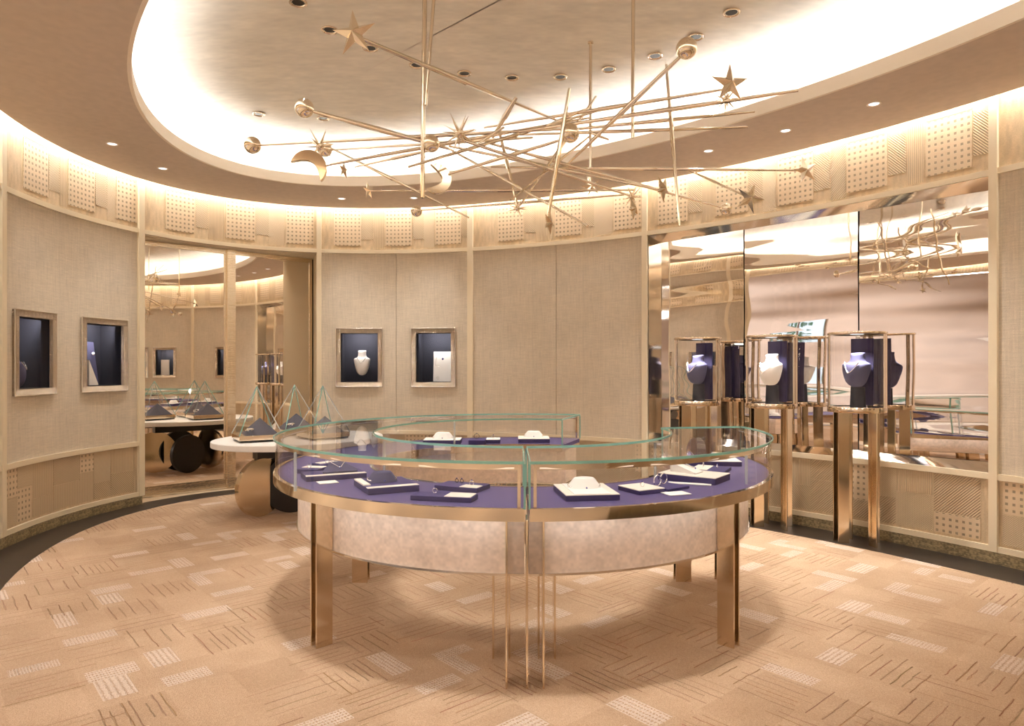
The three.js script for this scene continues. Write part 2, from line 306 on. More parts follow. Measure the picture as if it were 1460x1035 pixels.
function wainscot(g, t0, t1) {
  part('wainscot_panel', slab(wall(0), wall(.05), t0, t1, BASE_H, RAIL_LO, segs(t0, t1)), mLeather, g);
  const L = span(t0, t1) - .09; let s = .045, i = 0;
  while (s < L) {
    const w = Math.min([.33, .17, .2, .28][(i + g.id) % 4], L + .045 - s); if (w < .06) break;
    const cut = [.36, .42, .30][i % 3] + .0, p = tAlong(t0, s + .003), q = tAlong(t0, s + w - .003), k = i % 4;
    part('embossed_panel', slab(wall(-.003 - .004 * rnd()), wall(.01), p, q, .145, cut - .003, 4), PATCHES[(k * 2 + 2 + (i % 3)) % 5], g);
    part('embossed_panel', slab(wall(-.003 - .004 * rnd()), wall(.01), p, q, cut + .003, RAIL_LO - .028, 4), PATCHES[k === 0 ? 0 : (k + 1) % 5], g);
    s += w; i++;
  }
}
function cloth(g, t0, t1, seams, holes) {                            // cloth panels between the rails, split at seams, with openings for the display boxes
  const cuts = [t0, ...seams, t1], h0 = RAIL_LO, h1 = RAIL_HI;
  for (let i = 0; i + 1 < cuts.length; i++) {
    const e = .0007, a = cuts[i] + (i ? e : 0), b = cuts[i + 1] - (i + 2 < cuts.length ? e : 0), mine = holes.filter((o) => o.t0 > a - .01 && o.t1 < b + .01), G = []; let c = a;
    const s0 = (t) => span(t0, Math.max(t0 + 1e-5, t));
    const add = (p, q, y0, y1) => { if (q - p > 1e-5) G.push(slab(wall(0), wall(.05), p, q, y0, y1, segs(p, q), s0(p))); };
    for (const o of mine) { add(c, o.t0, h0, h1); add(o.t0, o.t1, h0, o.h0); add(o.t0, o.t1, o.h1, h1); c = o.t1; }
    add(c, b, h0, h1); part('cloth_panel', G, mCloth, g);
  }
  if (seams.length) part('seam_backing', slab(wall(.03), wall(.06), t0, t1, h0, h1, segs(t0, t1)), mDarkNavy, g).visible = false;
  g.children = g.children.filter((c) => c.visible);
}
const RAILS = [[RAIL_HI - .022, RAIL_HI + .022], [RAIL_LO - .022, RAIL_LO + .022], [BASE_H, BASE_H + .04]];
function bay(name, label, t0, t1, opt) {
  const g = structure(name, label, 'wall');
  frieze(g, t0, t1, opt.count, opt.lead); 
  if (!opt.open) { cloth(g, t0, t1, opt.seams || [], opt.holes || []); }
  if (!opt.door) wainscot(g, t0, t1);
  rails(g, t0, t1, opt.door ? [RAILS[0]] : RAILS);
  if (!opt.noPost) post(g, t1);
  const m = wall(0)((t0 + t1) / 2); settle(g, m[0], 0, m[1]);
  if (!opt.door) { const b = single('baseboard_' + name.slice(5), slab(wall(-.03), wall(.05), t0, t1, 0, BASE_H, segs(t0, t1)), mStone, 'mottled grey brown stone baseboard under the ' + label.split(' with ')[0], 'baseboard'); b.userData.kind = 'structure'; }
  return g;
}
const hole = (pxa, pxb, h0, h1) => ({ t0: tp(pxa), t1: tp(pxb), h0, h1 });
// frame outlines in the photograph give the openings
const FRAME_H = [1.16, 1.88];                                        // outer heights of every frame
const holes = {
  left: [hole(23, 71, 1.225, 1.815), hole(121, 173, 1.225, 1.815)],
  back: [hole(486, 539, 1.225, 1.815), hole(593.5, 643.5, 1.225, 1.815)],
};
const far = (t, w) => ({ t0: tAlong(t, -w / 2), t1: tAlong(t, w / 2), h0: 1.225, h1: 1.815 });
holes.right = [far(128 * D2R, .42)]; holes.end = [far(152 * D2R, .42), far(163 * D2R, .42)];
bay('wall_entrance', 'patterned frieze band above the wide entrance opening', T.open, T.front, { count: 9, lead: .1, door: true, open: true });
bay('wall_left_front', 'narrow curved cloth wall end near the entrance', T.front, T.l0, { count: 1, lead: .05 });
bay('wall_left', 'curved beige cloth wall with two dark display boxes beside the mirror doors', T.l0, T.l1, { count: 3, lead: .3, holes: holes.left });
bay('wall_door', 'patterned frieze band above the recessed mirror doors', T.l1, T.d1, { count: 3, lead: .28, door: true, open: true });
bay('wall_back', 'curved beige cloth wall with a pale bust box and a white card box', T.d1, T.b1, { count: 3, lead: .17, seams: [tp(565)], holes: holes.back });
bay('wall_back_right', 'plain curved beige cloth wall with one seam between two pale posts', T.b1, T.n0, { count: 3, lead: .34, seams: [tp(793)] });
bay('wall_niche', 'patterned frieze and wainscot around the wide mirror niche', T.n0, T.n1, { count: 5, lead: .14, open: true });
bay('wall_right', 'curved beige cloth wall right of the mirror niche', T.n1, T.r1, { count: 3, lead: .55, holes: holes.right });
bay('wall_right_front', 'curved cloth wall with two display boxes opposite the mirror doors', T.r1, T.r2, { count: 3, lead: .2, holes: holes.end });
bay('wall_front_right', 'curved cloth wall end by the entrance', T.r2, T.r3, { count: 3, lead: .2 });

// mirror doors in their recess
{
  const u = 5.02, v0 = -.62, vm = .335, v1 = 1.35, h1 = 2.77;
  const P = (v, d = 0) => onAxes(u + d - .07 * (v - vm), v), line = (v0, v1, d) => (t) => P(v0 + (v1 - v0) * t, d);
  const reveal = structure('door_recess', 'champagne metal reveal lining the recess of the mirror doors', 'door recess');
  const a = wall(.05)(T.l1), b = wall(.05)(T.d1);
  const seg = (p, q) => (t) => [p[0] + (q[0] - p[0]) * t, p[1] + (q[1] - p[1]) * t];
  part('reveal_panel', slab(seg(wall(-.01)(T.l1), P(v0 - .02)), seg(wall(-.01)(tAlong(T.l1, -.04)), P(v0 - .06)), 0, 1, 0, TOP, 1), mTrim, reveal);
  part('reveal_panel', slab(seg(wall(-.01)(tAlong(T.d1, -.026)), P(v1 + .02)), seg(wall(-.01)(tAlong(T.d1, .026)), P(v1 + .07)), 0, 1, 0, TOP, 1), mTrim, reveal);
  part('reveal_ceiling', slab((t) => wall(.05)(T.l1 + (T.d1 - T.l1) * t), line(v0 - .06, v1 + .07, .05), 0, 1, h1 + .005, h1 + .04, 16), mTrim, reveal);
  part('recess_back', slab(line(v0 - .1, v1 + .1, .05), line(v0 - .1, v1 + .1, .1), 0, 1, 0, h1 + .02, 1), mBlack, reveal);
  part('threshold', slab(line(v0 - .06, v1 + .07, -.03), line(v0 - .06, v1 + .07, .05), 0, 1, 0, .012, 1), mThreshold, reveal, 'pale stone threshold');
  settle(reveal, P(vm)[0], 0, P(vm)[1]);
  [[v0, vm - .03, 'tall champagne framed mirror door next to the wall with the two dark boxes'], [vm + .03, v1, 'tall champagne framed mirror door behind the glass pyramids']].forEach(([p, q, label], i) => {
    const g = structure('door_' + (i + 1), label, 'door');
    part('mirror', slab(line(p + .035, q - .035, 0), line(p + .035, q - .035, .02), 0, 1, .11, h1 - .05, 1), mMirror, g);
    part('frame_rail', slab(line(p, q, -.012), line(p, q, .03), 0, 1, h1 - .05, h1, 1), mChamp, g);
    part('frame_rail', slab(line(p, q, -.012), line(p, q, .03), 0, 1, .014, .11, 1), mChamp, g);
    for (const s of [p, q - .035]) part('frame_stile', slab(line(s, s + .035, -.012), line(s, s + .035, .03), 0, 1, .11, h1 - .05, 1), mChamp, g);
    settle(g, P((p + q) / 2)[0], .014, P((p + q) / 2)[1]);
  });
  const h = structure('door_pillar', 'narrow champagne metal pillar between the two mirror doors', 'pillar');
  part('pillar_body', slab(line(vm - .045, vm + .045, -.05), line(vm - .045, vm + .045, .03), 0, 1, .012, h1, 1), mChamp, h);
  settle(h, P(vm)[0], .012, P(vm)[1]);
}

// wide mirror niche of three wavy panels
{
  const g = structure('mirror_niche', 'wide wall niche of three wavy mirror panels in a bevelled mirror frame', 'mirror');
  const t0 = tAlong(T.n0, .03), t1 = tAlong(T.n1, -.03), h0 = RAIL_LO + .022, h1 = RAIL_HI - .022, b = .06, dep = .17;
  const cut = [tAlong(t0, b), tp(1059), tp(1219), tAlong(t1, -b)];
  const E0 = wall(dep)(cut[0]), E1 = wall(dep)(cut[3]);               // the panels stand in one plane
  const plane = (t) => { const p = wall(dep)(t), d = [E1[0] - E0[0], E1[1] - E0[1]], L = Math.hypot(...d), f = ((p[0] - E0[0]) * d[0] + (p[1] - E0[1]) * d[1]) / L / L; return [E0[0] + d[0] * f, E0[1] + d[1] * f]; };
  for (let k = 0; k < 3; k++) {
    const a = cut[k] + (k ? .0012 : 0), e = cut[k + 1] - (k < 2 ? .0012 : 0), nx = 24, ny = 90, pos = [], uv = [], idx = [], P = plane(a), Q = plane(e), nrm = [Q[1] - P[1], -(Q[0] - P[0])], nl = Math.hypot(...nrm);
    for (let j = 0; j <= ny; j++) for (let i = 0; i <= nx; i++) {
      const f = i / nx, y = h0 + b + (h1 - h0 - 2 * b) * j / ny;
      const wave = .0042 * Math.sin(y * 5.1 + k * 1.7 + f * .6) + .0016 * Math.sin(y * 13.7 + k * 2.1 - f * .9) + .00025 * Math.sin(y * 41 + f * .5 + k);
      const x = P[0] + (Q[0] - P[0]) * f + nrm[0] / nl * wave, z = P[1] + (Q[1] - P[1]) * f + nrm[1] / nl * wave;
      pos.push(x, y, -z); uv.push(f, j / ny);
    }
    for (let j = 0; j < ny; j++) for (let i = 0; i < nx; i++) { const q = j * (nx + 1) + i; idx.push(q, q + 1, q + nx + 1, q + 1, q + nx + 2, q + nx + 1); }
    part('mirror_panel', shape(pos, uv, idx), mWavy, g);
  }
  part('panel_backing', slab(wall(dep + .06), wall(dep + .09), t0, t1, h0, h1, 24), mBlack, g);
  const I = plane, O = wall(0), n = 24;
  const mixT = (a, e, i) => a + (e - a) * i / n, row = (f, a, e, h) => Array.from({ length: n + 1 }, (_, i) => { const p = f(mixT(a, e, i)); return [p[0], h, p[1]]; }), uvs = Array.from({ length: n + 1 }, (_, i) => [i / n, 0]);
  part('bevel', strip(row(O, t0, t1, h1), row(I, cut[0], cut[3], h1 - b), uvs, uvs), mSteel, g);
  part('bevel', strip(row(O, t0, t1, h0), row(I, cut[0], cut[3], h0 + b), uvs, uvs), mSteel, g);
  for (const [a, e] of [[t0, cut[0]], [t1, cut[3]]]) { const o = O(a), i = I(e); part('bevel', strip([[o[0], h0, o[1]], [o[0], h1, o[1]]], [[i[0], h0 + b, i[1]], [i[0], h1 - b, i[1]]], [[0, 0], [0, 1]], [[1, 0], [1, 1]]), mSteel, g); }
  const m = wall(0)((t0 + t1) / 2); settle(g, m[0], h0, m[1]);
}

// ---------------------------------------------------------------- framed display boxes in the walls
function bust(H, wide, deep) {                                       // neck form: rounded chest, sloping shoulders, open neck
  const rows = [[0, .12, .30], [.02, .32, .5], [.07, .50, .7], [.16, .66, .88], [.3, .80, .98], [.45, .91, .98], [.58, .98, .88], [.65, 1.0, .76], [.685, .95, .70], [.71, .80, .66], [.735, .64, .63], [.77, .54, .60], [.83, .50, .57], [.92, .48, .55], [1, .50, .56], [1, .42, .46], [.985, .02, .03]];
  const n = 28, pos = [], uv = [], idx = [];
  rows.forEach(([y, w, d], j) => { for (let i = 0; i <= n; i++) { const a = i / n * 2 * Math.PI, c = Math.cos(a), s = Math.sin(a), z = s > 0 ? s * d : s * d * .45; pos.push(c * w * wide / 2, y * H - (y > .95 ? s * .012 * H * 2 : 0), z * deep * .6 + (y > .7 ? -.1 * deep : 0)); uv.push(i / n, y); } });
  for (let j = 0; j + 1 < rows.length; j++) for (let i = 0; i < n; i++) { const a = j * (n + 1) + i, b = a + n + 1; idx.push(a, b, a + 1, a + 1, b, b + 1); }
  return shape(pos, uv, idx);                                        // faces +z
}
function necklace(H, wide, deep, drop) {                             // follows the bust's chest
  const pts = []; for (let i = 0; i <= 16; i++) { const f = i / 16 * 2 - 1, y = .72 - drop * (1 - Math.abs(f) ** 1.6); pts.push(new THREE.Vector3(f * wide * .26, y * H, deep * (.6 * (.62 + .36 * (1 - f * f)) - .04) + .012)); }
  return tube(pts, .0035, false, 40);
}
function displayBox(o, label, content) {
  const a = wall(0)(o.t0), b = wall(0)(o.t1), m = [(a[0] + b[0]) / 2, (a[1] + b[1]) / 2], w = Math.hypot(b[0] - a[0], b[1] - a[1]), ang = Math.atan2(b[1] - a[1], b[0] - a[0]);
  const g = thing('display_box', label, 'display case', 'framed display boxes in the walls');
  g.position.copy(V3(m[0], o.h0, m[1])); g.rotation.y = ang;         // local x along the wall, +z into the room
  const h = o.h1 - o.h0, f = .055, dp = .26;
  const B = (W2, H2, D2, x, y, z) => { const q = new RoundedBoxGeometry(W2, H2, D2, 1, .003); q.translate(x, y, z); return q; };
  part('frame', B(w + 2 * f, f, .03, 0, -f / 2, .012), mHammer, g); part('frame', B(w + 2 * f, f, .03, 0, h + f / 2, .012), mHammer, g);
  for (const s of [-1, 1]) part('frame', B(f, h, .03, s * (w / 2 + f / 2), h / 2, .012), mHammer, g);
  for (const s of [-1, 1]) part('frame_bead', B(.008, h + 2 * f + .01, .012, s * (w / 2 + f), h / 2, .026), mSteel, g);
  for (const y of [-f, h + f]) part('frame_bead', B(w + 2 * f + .01, .008, .012, 0, y, .026), mSteel, g);
  const p = (W2, H2, D2, x, y, z) => { const q = new THREE.BoxGeometry(W2, H2, D2); q.translate(x, y, z); return q; };
  part('lining', merged([p(w + .04, h + .09, .01, 0, h / 2 + .02, -dp), p(.01, h + .09, dp - .05, -w / 2 - .012, h / 2 + .02, -dp / 2 - .025), p(.01, h + .09, dp - .05, w / 2 + .012, h / 2 + .02, -dp / 2 - .025), p(w + .04, .01, dp, 0, -.012, -dp / 2), p(w + .04, .01, dp - .05, 0, h + .055, -dp / 2 - .025)]), mDarkNavy, g, 'dark navy lining');
  const pane = new THREE.PlaneGeometry(w, h); pane.translate(0, h / 2, .004); part('pane', pane, mPane, g);
  part('opening_lining', merged([p(.006, h, .07, -w / 2 + .003, h / 2, -.036), p(.006, h, .07, w / 2 - .003, h / 2, -.036), p(w, .006, .07, 0, .003, -.036), p(w, .006, .07, 0, h - .003, -.036)]), mDarkNavy, g);
  part('lamp', p(w * .7, .008, .03, 0, h + .042, -.07), mLampGlow, g, 'small light bar');
  const l = new THREE.RectAreaLight(COOL, LEVEL.box, w * .7, .03); g.add(l); l.position.set(0, h + .036, -.07); l.rotation.x = -Math.PI / 2 + .35;
  const put = (name, mesh, lab, cat, x, y, z, ry = 0, rx = 0, parts) => {
    const q = thing(name, lab, cat); q.position.copy(new THREE.Vector3(x, y, z).applyAxisAngle(new THREE.Vector3(0, 1, 0), ang)).add(g.position); q.rotation.set(rx, ang + ry, 0, 'YXZ'); mesh(q); return q;
  };
  content(put, w, h, dp); return g;
}
const boxBust = (m, chain) => (q) => { part('bust_form', bust(.30, .20, .14), m, q); part('chain', necklace(.30, .20, .14, .22), chain, q); };
displayBox(holes.left[0], 'hammered metal framed dark wall box with a navy bust at its edge', (put, w) => put('necklace_bust', boxBust(mNavyBust, mSilver), 'small navy bust at the edge of the dark wall box', 'bust', -w * .06, .007, -.14, .4));
displayBox(holes.left[1], 'hammered metal framed dark wall box with a leaning navy board', (put, w) => {
  put('display_board', (q) => { part('board', new RoundedBoxGeometry(.17, .42, .02, 1, .004).translate(0, .21, 0), mNavyBust, q); part('brooch', new THREE.IcosahedronGeometry(.018, 0).translate(.02, .3, .018), mSilver, q); }, 'leaning navy jewellery board with a silver brooch', 'board', w * .08, .007, -.15, .35, -.12);
  put('display_wedge', (q) => { const s = new THREE.Shape([new THREE.Vector2(0, 0), new THREE.Vector2(.12, 0), new THREE.Vector2(.0, .24)]); part('wedge', new THREE.ExtrudeGeometry(s, { depth: .06, bevelEnabled: false }), mWhite, q); }, 'white wedge in front of the leaning navy board', 'display stand', -w * .34, .007, -.085, .1);
});
displayBox(holes.back[0], 'hammered metal framed wall box with a white bust against dark navy', (put) => put('necklace_bust', boxBust(mWhite, mSilver), 'white bust glowing in the dark wall box', 'bust', .01, .08, -.13));
displayBox(holes.back[1], 'hammered metal framed wall box with a white curved card', (put, w) => put('display_card', (q) => {
  const f = (t) => [(t - .5) * .22, .02 * Math.cos((t - .5) * 3)]; part('card', slab(f, (t) => { const p = f(t); return [p[0], p[1] + .012]; }, 0, 1, 0, .37, 12).rotateX(-.06), mWhite, q);
  part('pendant', new THREE.OctahedronGeometry(.016, 0).translate(.02, .28, .03), mGem, q); part('pin', new THREE.TorusGeometry(.014, .003, 6, 16).translate(-.045, .05, .03), mSilver, q);
  part('chain', tube([new THREE.Vector3(-.06, .30, .025), new THREE.Vector3(-.07, .2, .025), new THREE.Vector3(-.02, .19, .025)], .002), mSilver, q);
}, 'white curved card with a dark pendant in the wall box', 'card', w * .15, 0, -.12));
displayBox(holes.right[0], 'hammered metal framed wall box right of the mirror niche', (put) => put('necklace_bust', boxBust(mWhite, mSilver), 'white bust in the wall box right of the niche', 'bust', 0, .05, -.13));
displayBox(holes.end[0], 'hammered metal framed wall box opposite the doors with a white card', (put, w) => put('display_card', (q) => part('card', new RoundedBoxGeometry(.2, .36, .012, 1, .003).translate(0, .18, 0), mWhite, q), 'plain white card in the wall box opposite the doors', 'card', .06, 0, -.12));
displayBox(holes.end[1], 'hammered metal framed wall box near the entrance end', (put) => put('necklace_bust', boxBust(mWhite, mSilver), 'white bust in the wall box near the entrance end', 'bust', 0, .05, -.13));

// ---------------------------------------------------------------- downlights
function downlight(X, h, Z, kind) {
  const deep = kind === 'dome', r = deep ? .05 : .038;
  const g = thing('downlight', deep ? 'round bronze rimmed downlight sunk into the gold leaf dome' : 'small white rimmed downlight in the flat beige soffit', 'downlight', deep ? 'downlights in the dome' : 'downlights in the soffit');
  g.position.copy(V3(X, h, Z));
  const prof = deep ? [[r, .004], [r + .008, .002], [r + .008, -.006], [r, -.008], [r - .006, -.002], [r - .018, .03]] : [[r + .01, .001], [r + .01, -.004], [r, -.005], [r - .008, .004]];
  part('rim', new THREE.LatheGeometry(prof.map((p) => new THREE.Vector2(...p)), 24), deep ? mBronze : mLip, g);
  part('lens', new THREE.CircleGeometry(deep ? r - .012 : r - .004, 20).rotateX(Math.PI / 2).translate(0, deep ? -.001 : -.002, 0), deep ? mBlack : mLampGlow, g);
  return g;
}
function spot(p, q, k, angle, pen, c = WARM, rad = 1) { const l = new THREE.SpotLight(c, k, 0, angle, pen, 2); l.position.copy(p); l.target.position.copy(q); l.castShadow = true; l.shadow.radius = rad; scene.add(l, l.target); return l; }
const KC = [0.065, 4.45];                                            // centre of the ring counter
{
  const ring = [[425, 3], [470, 42], [528, 68], [594, 92], [662, 104], [730, 110], [799, 109], [868, 98], [934, 79], [992, 52], [1043, 17]].map(([x, y]) => onDome(x, y));
  const near = []; for (let k = 0; k < 9; k++) { const a = (196 + k * 18.5) * D2R, X = KC[0] - .05 + 1.38 * Math.cos(a), Z = KC[1] - .2 + 1.3 * Math.sin(a); near.push([X, domeHeight(X, Z), Z]); }
  for (const [X, h, Z] of [...ring, ...near]) { downlight(X, h - .003, Z, 'dome'); spot(V3(X, h - .02, Z), V3(X * .97, 0, KC[1] + (Z - KC[1]) * .97), LEVEL.ring, .36, .75, WARM, 1.1); }
  for (const [x, y] of [[369, 162], [461, 168]]) { const p = onDome(x, y); downlight(p[0], p[1] - .003, p[2], 'dome'); spot(V3(p[0], p[1] - .02, p[2]), V3(-2.1, 0, 6.7), LEVEL.ring * .8, .4, .7, WARM, 1.6); }
  for (const [x, y, k] of [[160, 205, .1], [232, 240, .15], [487, 283, .2], [590, 282, .2], [1246, 148, .5], [1120, 186, .5], [1010, 215, .5]]) { const p = pixel(x, y, SOFFIT); downlight(p[0], SOFFIT, p[1], 'soffit'); const c = [p[0] * .96, p[1] * .985]; spot(V3(p[0], SOFFIT - .012, p[1]), V3(CEN[0] + (p[0] - CEN[0]) * 1.0, 0, CEN[1] + (p[1] - CEN[1]) * 1.0), LEVEL.soffit * k, .75, .9, WARM, 1.5); }
}

// ---------------------------------------------------------------- ring counter
const circle = (R) => (a) => [KC[0] + R * Math.cos(a), KC[1] + R * Math.sin(a)];
const DECK = .79, GLASS = .992, RO = 1.52, RI = .96;
function counterCase(label, a0, a1, ends) {
  const g = thing('counter_case', label, 'showcase'), n = Math.ceil(Math.abs(a1 - a0) / .05);
  part('deck', slab(circle(RI + .012), circle(RO - .012), a0, a1, DECK - .03, DECK, n), mDeck, g, 'violet display deck');
  part('rim', slab(circle(RO - .012), circle(RO + .012), a0, a1, DECK - .05, DECK + .004, n), mBronze, g, 'polished bronze rim');
  part('inner_rim', slab(circle(RI - .012), circle(RI + .012), a0, a1, DECK - .05, DECK + .004, n), mBronze, g);
  part('drum', [slab(circle(RI + .09), circle(1.395), a0, a1, .478, DECK - .05, n)], mParch, g, 'mottled cream parchment drum');
  part('drum_lip', slab(circle(RI + .08), circle(1.402), a0, a1, .468, .478, n), mSteel, g);
  part('glass_top', ringSheet(circle(RI - .008), circle(RO + .01), a0, a1, GLASS, n), mGlass, g);
  part('glass_edge', [slab(circle(RO + .006), circle(RO + .013), a0, a1, GLASS - .006, GLASS + .006, n), slab(circle(RI - .013), circle(RI - .006), a0, a1, GLASS - .006, GLASS + .006, n)], mEdge, g, 'green edge of the glass top');
  part('outer_glass', sheet(circle(RO), a0, a1, DECK, GLASS - .006, n), mGlass, g);
  part('inner_glass', sheet(circle(RI), a0, a1, DECK, GLASS - .006, n), mGlass, g);
  for (const a of [a0, a1]) {
    const c = Math.cos(a), s = Math.sin(a), f = (t) => [KC[0] + c * (RI + (RO - RI) * t), KC[1] + s * (RI + (RO - RI) * t)];
    part('end_glass', sheet(f, 0, 1, DECK, GLASS - .006, 1), mGlass, g);
    const o = (R, w) => box(w, GLASS - DECK - .006, w, KC[0] + R * c, DECK, KC[1] + R * s, a);
    part('glass_edge', merged([o(RO, .009), o(RI, .009)]), mEdge, g);
    const e = (a === a0 ? 1 : -1) * .009; 
    part('top_edge', slab((t) => [f(t)[0], f(t)[1]], (t) => [f(t)[0] - s * e * .6, f(t)[1] + c * e * .6], 0, 1, GLASS - .006, GLASS + .006, 1), mEdge, g);
  }
  part('light_rail', [slab(circle(RO - .028), circle(RO - .012), a0 + .014, a1 - .014, GLASS - .022, GLASS - .008, n), slab(circle(RO - .015), circle(RO - .012), a0 + .014, a1 - .014, GLASS - .034, GLASS - .022, n)], mBronze, g, 'bronze light rail under the glass edge');
  for (const a of ends) part('rail_post', box(.014, GLASS - DECK - .01, .014, KC[0] + (RO - .02) * Math.cos(a), DECK, KC[1] + (RO - .02) * Math.sin(a), a), mBronze, g);
  const N = Math.max(3, Math.round(Math.abs(a1 - a0) / .34));
  for (let i = 0; i < N; i++) {                                      // light rail: small glowing strips and lights facing the deck
    const b0 = a0 + (a1 - a0) * (i + .06) / N, b1 = a0 + (a1 - a0) * (i + .94) / N, m = circle(RO - .02)((b0 + b1) / 2), p = circle(RO - .02)(b0), q = circle(RO - .02)(b1);
    part('light_strip', slab(circle(RO - .027), circle(RO - .019), b0, b1, GLASS - .0235, GLASS - .022, 3), mDeckGlow, g);
    const l = new THREE.RectAreaLight(COOL, LEVEL.deck, Math.hypot(p[0] - q[0], p[1] - q[1]) * .95, .01); l.position.copy(V3(m[0], GLASS - .027, m[1])); const c = circle(1.3)((b0 + b1) / 2); l.lookAt(V3(c[0], DECK, c[1])); scene.add(l);
  }
  for (let i = 0; i < N; i++) {                                      // light under the rim washing the drum
    const b0 = a0 + (a1 - a0) * (i + .04) / N, b1 = a0 + (a1 - a0) * (i + .96) / N, m = circle(1.475)((b0 + b1) / 2), p = circle(1.475)(b0), q = circle(1.475)(b1);
    part('light_strip', slab(circle(1.467), circle(1.483), b0, b1, DECK - .034, DECK - .030, 3), mStripGlow, g);
    const l = new THREE.RectAreaLight(SOFT, LEVEL.under, Math.hypot(p[0] - q[0], p[1] - q[1]) * .95, .016); l.position.copy(V3(m[0], DECK - .037, m[1])); const c = circle(1.40)((b0 + b1) / 2); l.lookAt(V3(c[0], .48, c[1])); scene.add(l);
  }
  const k = circle(1.24)((a0 + a1) / 2);
  settle(g, k[0], .468, k[1]); return g;
}
const A = { l0: 70 * D2R, l1: 269.6 * D2R, r0: -89.6 * D2R, r1: 9 * D2R };
const leftCase = counterCase('long curved glass showcase of the ring counter wrapping towards the glass pyramids', A.l0, A.l1, [A.l1 - .016, A.l0 + .016]);
const rightCase = counterCase('short curved glass showcase of the ring counter beside the three pedestal vitrines', A.r0, A.r1, [A.r0 + .016, A.r1 - .016]);
function legPlate(parent, a, side, r0, r1, h1, w = .009) {           // radial upright plate, shifted sideways
  const c = Math.cos(a), s = Math.sin(a), rm = (r0 + r1) / 2, X = KC[0] + c * rm - s * side, Z = KC[1] + s * rm + c * side;
  const q = part('leg', box(r1 - r0, h1 - .008, w, X, .008, Z, a, .0015), mBrass, parent); q.position.sub(parent.position); return q;
}
{
  const q = -90 * D2R;
  for (const s of [-.089, 0]) legPlate(leftCase, q, s, 1.385, 1.495, DECK - .05);
  legPlate(rightCase, q, .072, 1.385, 1.495, DECK - .05);
  for (const s of [-.155, -.078]) legPlate(leftCase, q, s, 1.07, 1.19, .47);
  for (const s of [.063, .14]) legPlate(rightCase, q, s, 1.07, 1.19, .47);
  for (const [g, list] of [[leftCase, [225, 180, 135, 98]], [rightCase, [-45, 1]]]) for (const d of list) {
    const o = d * D2R; for (const s of [-.032, .032]) { legPlate(g, o, s * .8, d === 225 || d === -45 ? 1.40 : 1.27, d === 225 || d === -45 ? 1.49 : 1.365, d === 225 || d === -45 ? .733 : .47); if (d !== 225 && d !== -45) legPlate(g, o, s, 1.0, 1.1, .47); }
  }
}

// things in the showcases
const deckAt = (px, py) => pixel(px, py, DECK + .001);
function tray(corner, label, opt) {                                  // corners: near-left, near-right, far of the tray's foot in the photograph
  const [a, b, c] = corner.map((p) => deckAt(...p)), w = Math.hypot(b[0] - a[0], b[1] - a[1]), ang = Math.atan2(b[1] - a[1], b[0] - a[0]);
  const d = opt.deep, g = thing('jewellery_tray', label, 'tray');
  const m = [(a[0] + b[0]) / 2 - Math.sin(ang) * d / 2, (a[1] + b[1]) / 2 + Math.cos(ang) * d / 2];
  g.position.copy(V3(m[0], DECK + .001, m[1])); g.rotation.y = ang;
  const hgt = opt.high || .022, B = (W2, H2, D2, x, y, z) => { const q = new RoundedBoxGeometry(W2, H2, D2, 1, .002); q.translate(x, y + H2 / 2, z); return q; };
  part('tray_base', B(w, hgt, d, 0, 0, 0), mNavy, g);
  (opt.pads || []).forEach(([x0, x1, z0, z1, m2], i) => part('pad', B((x1 - x0) * w, .006 + i * .003, (z1 - z0) * d, ((x0 + x1) / 2 - .5) * w, hgt - .003, (.5 - (z0 + z1) / 2) * d), m2, g));
  for (const e of opt.extras || []) e(g, w, d, hgt);
  return g;
}
const ringOn = (x, z, r = .011, m = mSilver) => (g, w, d, h) => { const q = part('finger_ring', new THREE.TorusGeometry(r, .0018, 8, 24).translate((x - .5) * w, h + r + .003, (.5 - z) * d), m, g); part('gem', new THREE.OctahedronGeometry(.005, 0).translate((x - .5) * w, h + 2 * r + .006, (.5 - z) * d), mGem, q); };
const hoopOn = (x, z, r = .026) => (g, w, d, h) => part('bracelet', new THREE.TorusGeometry(r, .0032, 8, 32).translate((x - .5) * w, h + r + .002, (.5 - z) * d), mSilver, g);
const collarOn = (x, z, R, m) => (g, w, d, h) => {                    // low collar form with a necklace round it
  const pr = [[R, 0], [R * .96, .007], [R * .66, .042], [R * .56, .05], [R * .5, .049], [.001, .048]].map((p) => new THREE.Vector2(...p));
  const f = part('collar_form', new THREE.LatheGeometry(pr, 36).scale(1, 1, .72).translate((x - .5) * w, h + .002, (.5 - z) * d), m, g);
  const pts = []; for (let i = 0; i < 24; i++) { const a = i / 24 * 2 * Math.PI; pts.push(new THREE.Vector3((x - .5) * w + Math.cos(a) * R * .93, h + .016 - .006 * Math.sin(a), (.5 - z) * d + Math.sin(a) * R * .6)); }
  part('chain', tube(pts, .0022, true, 72), mSilver, f); part('pendant', new THREE.OctahedronGeometry(.007, 0).translate((x - .5) * w, h + .010, (.5 - z) * d + R * .66), mGem, f);
};
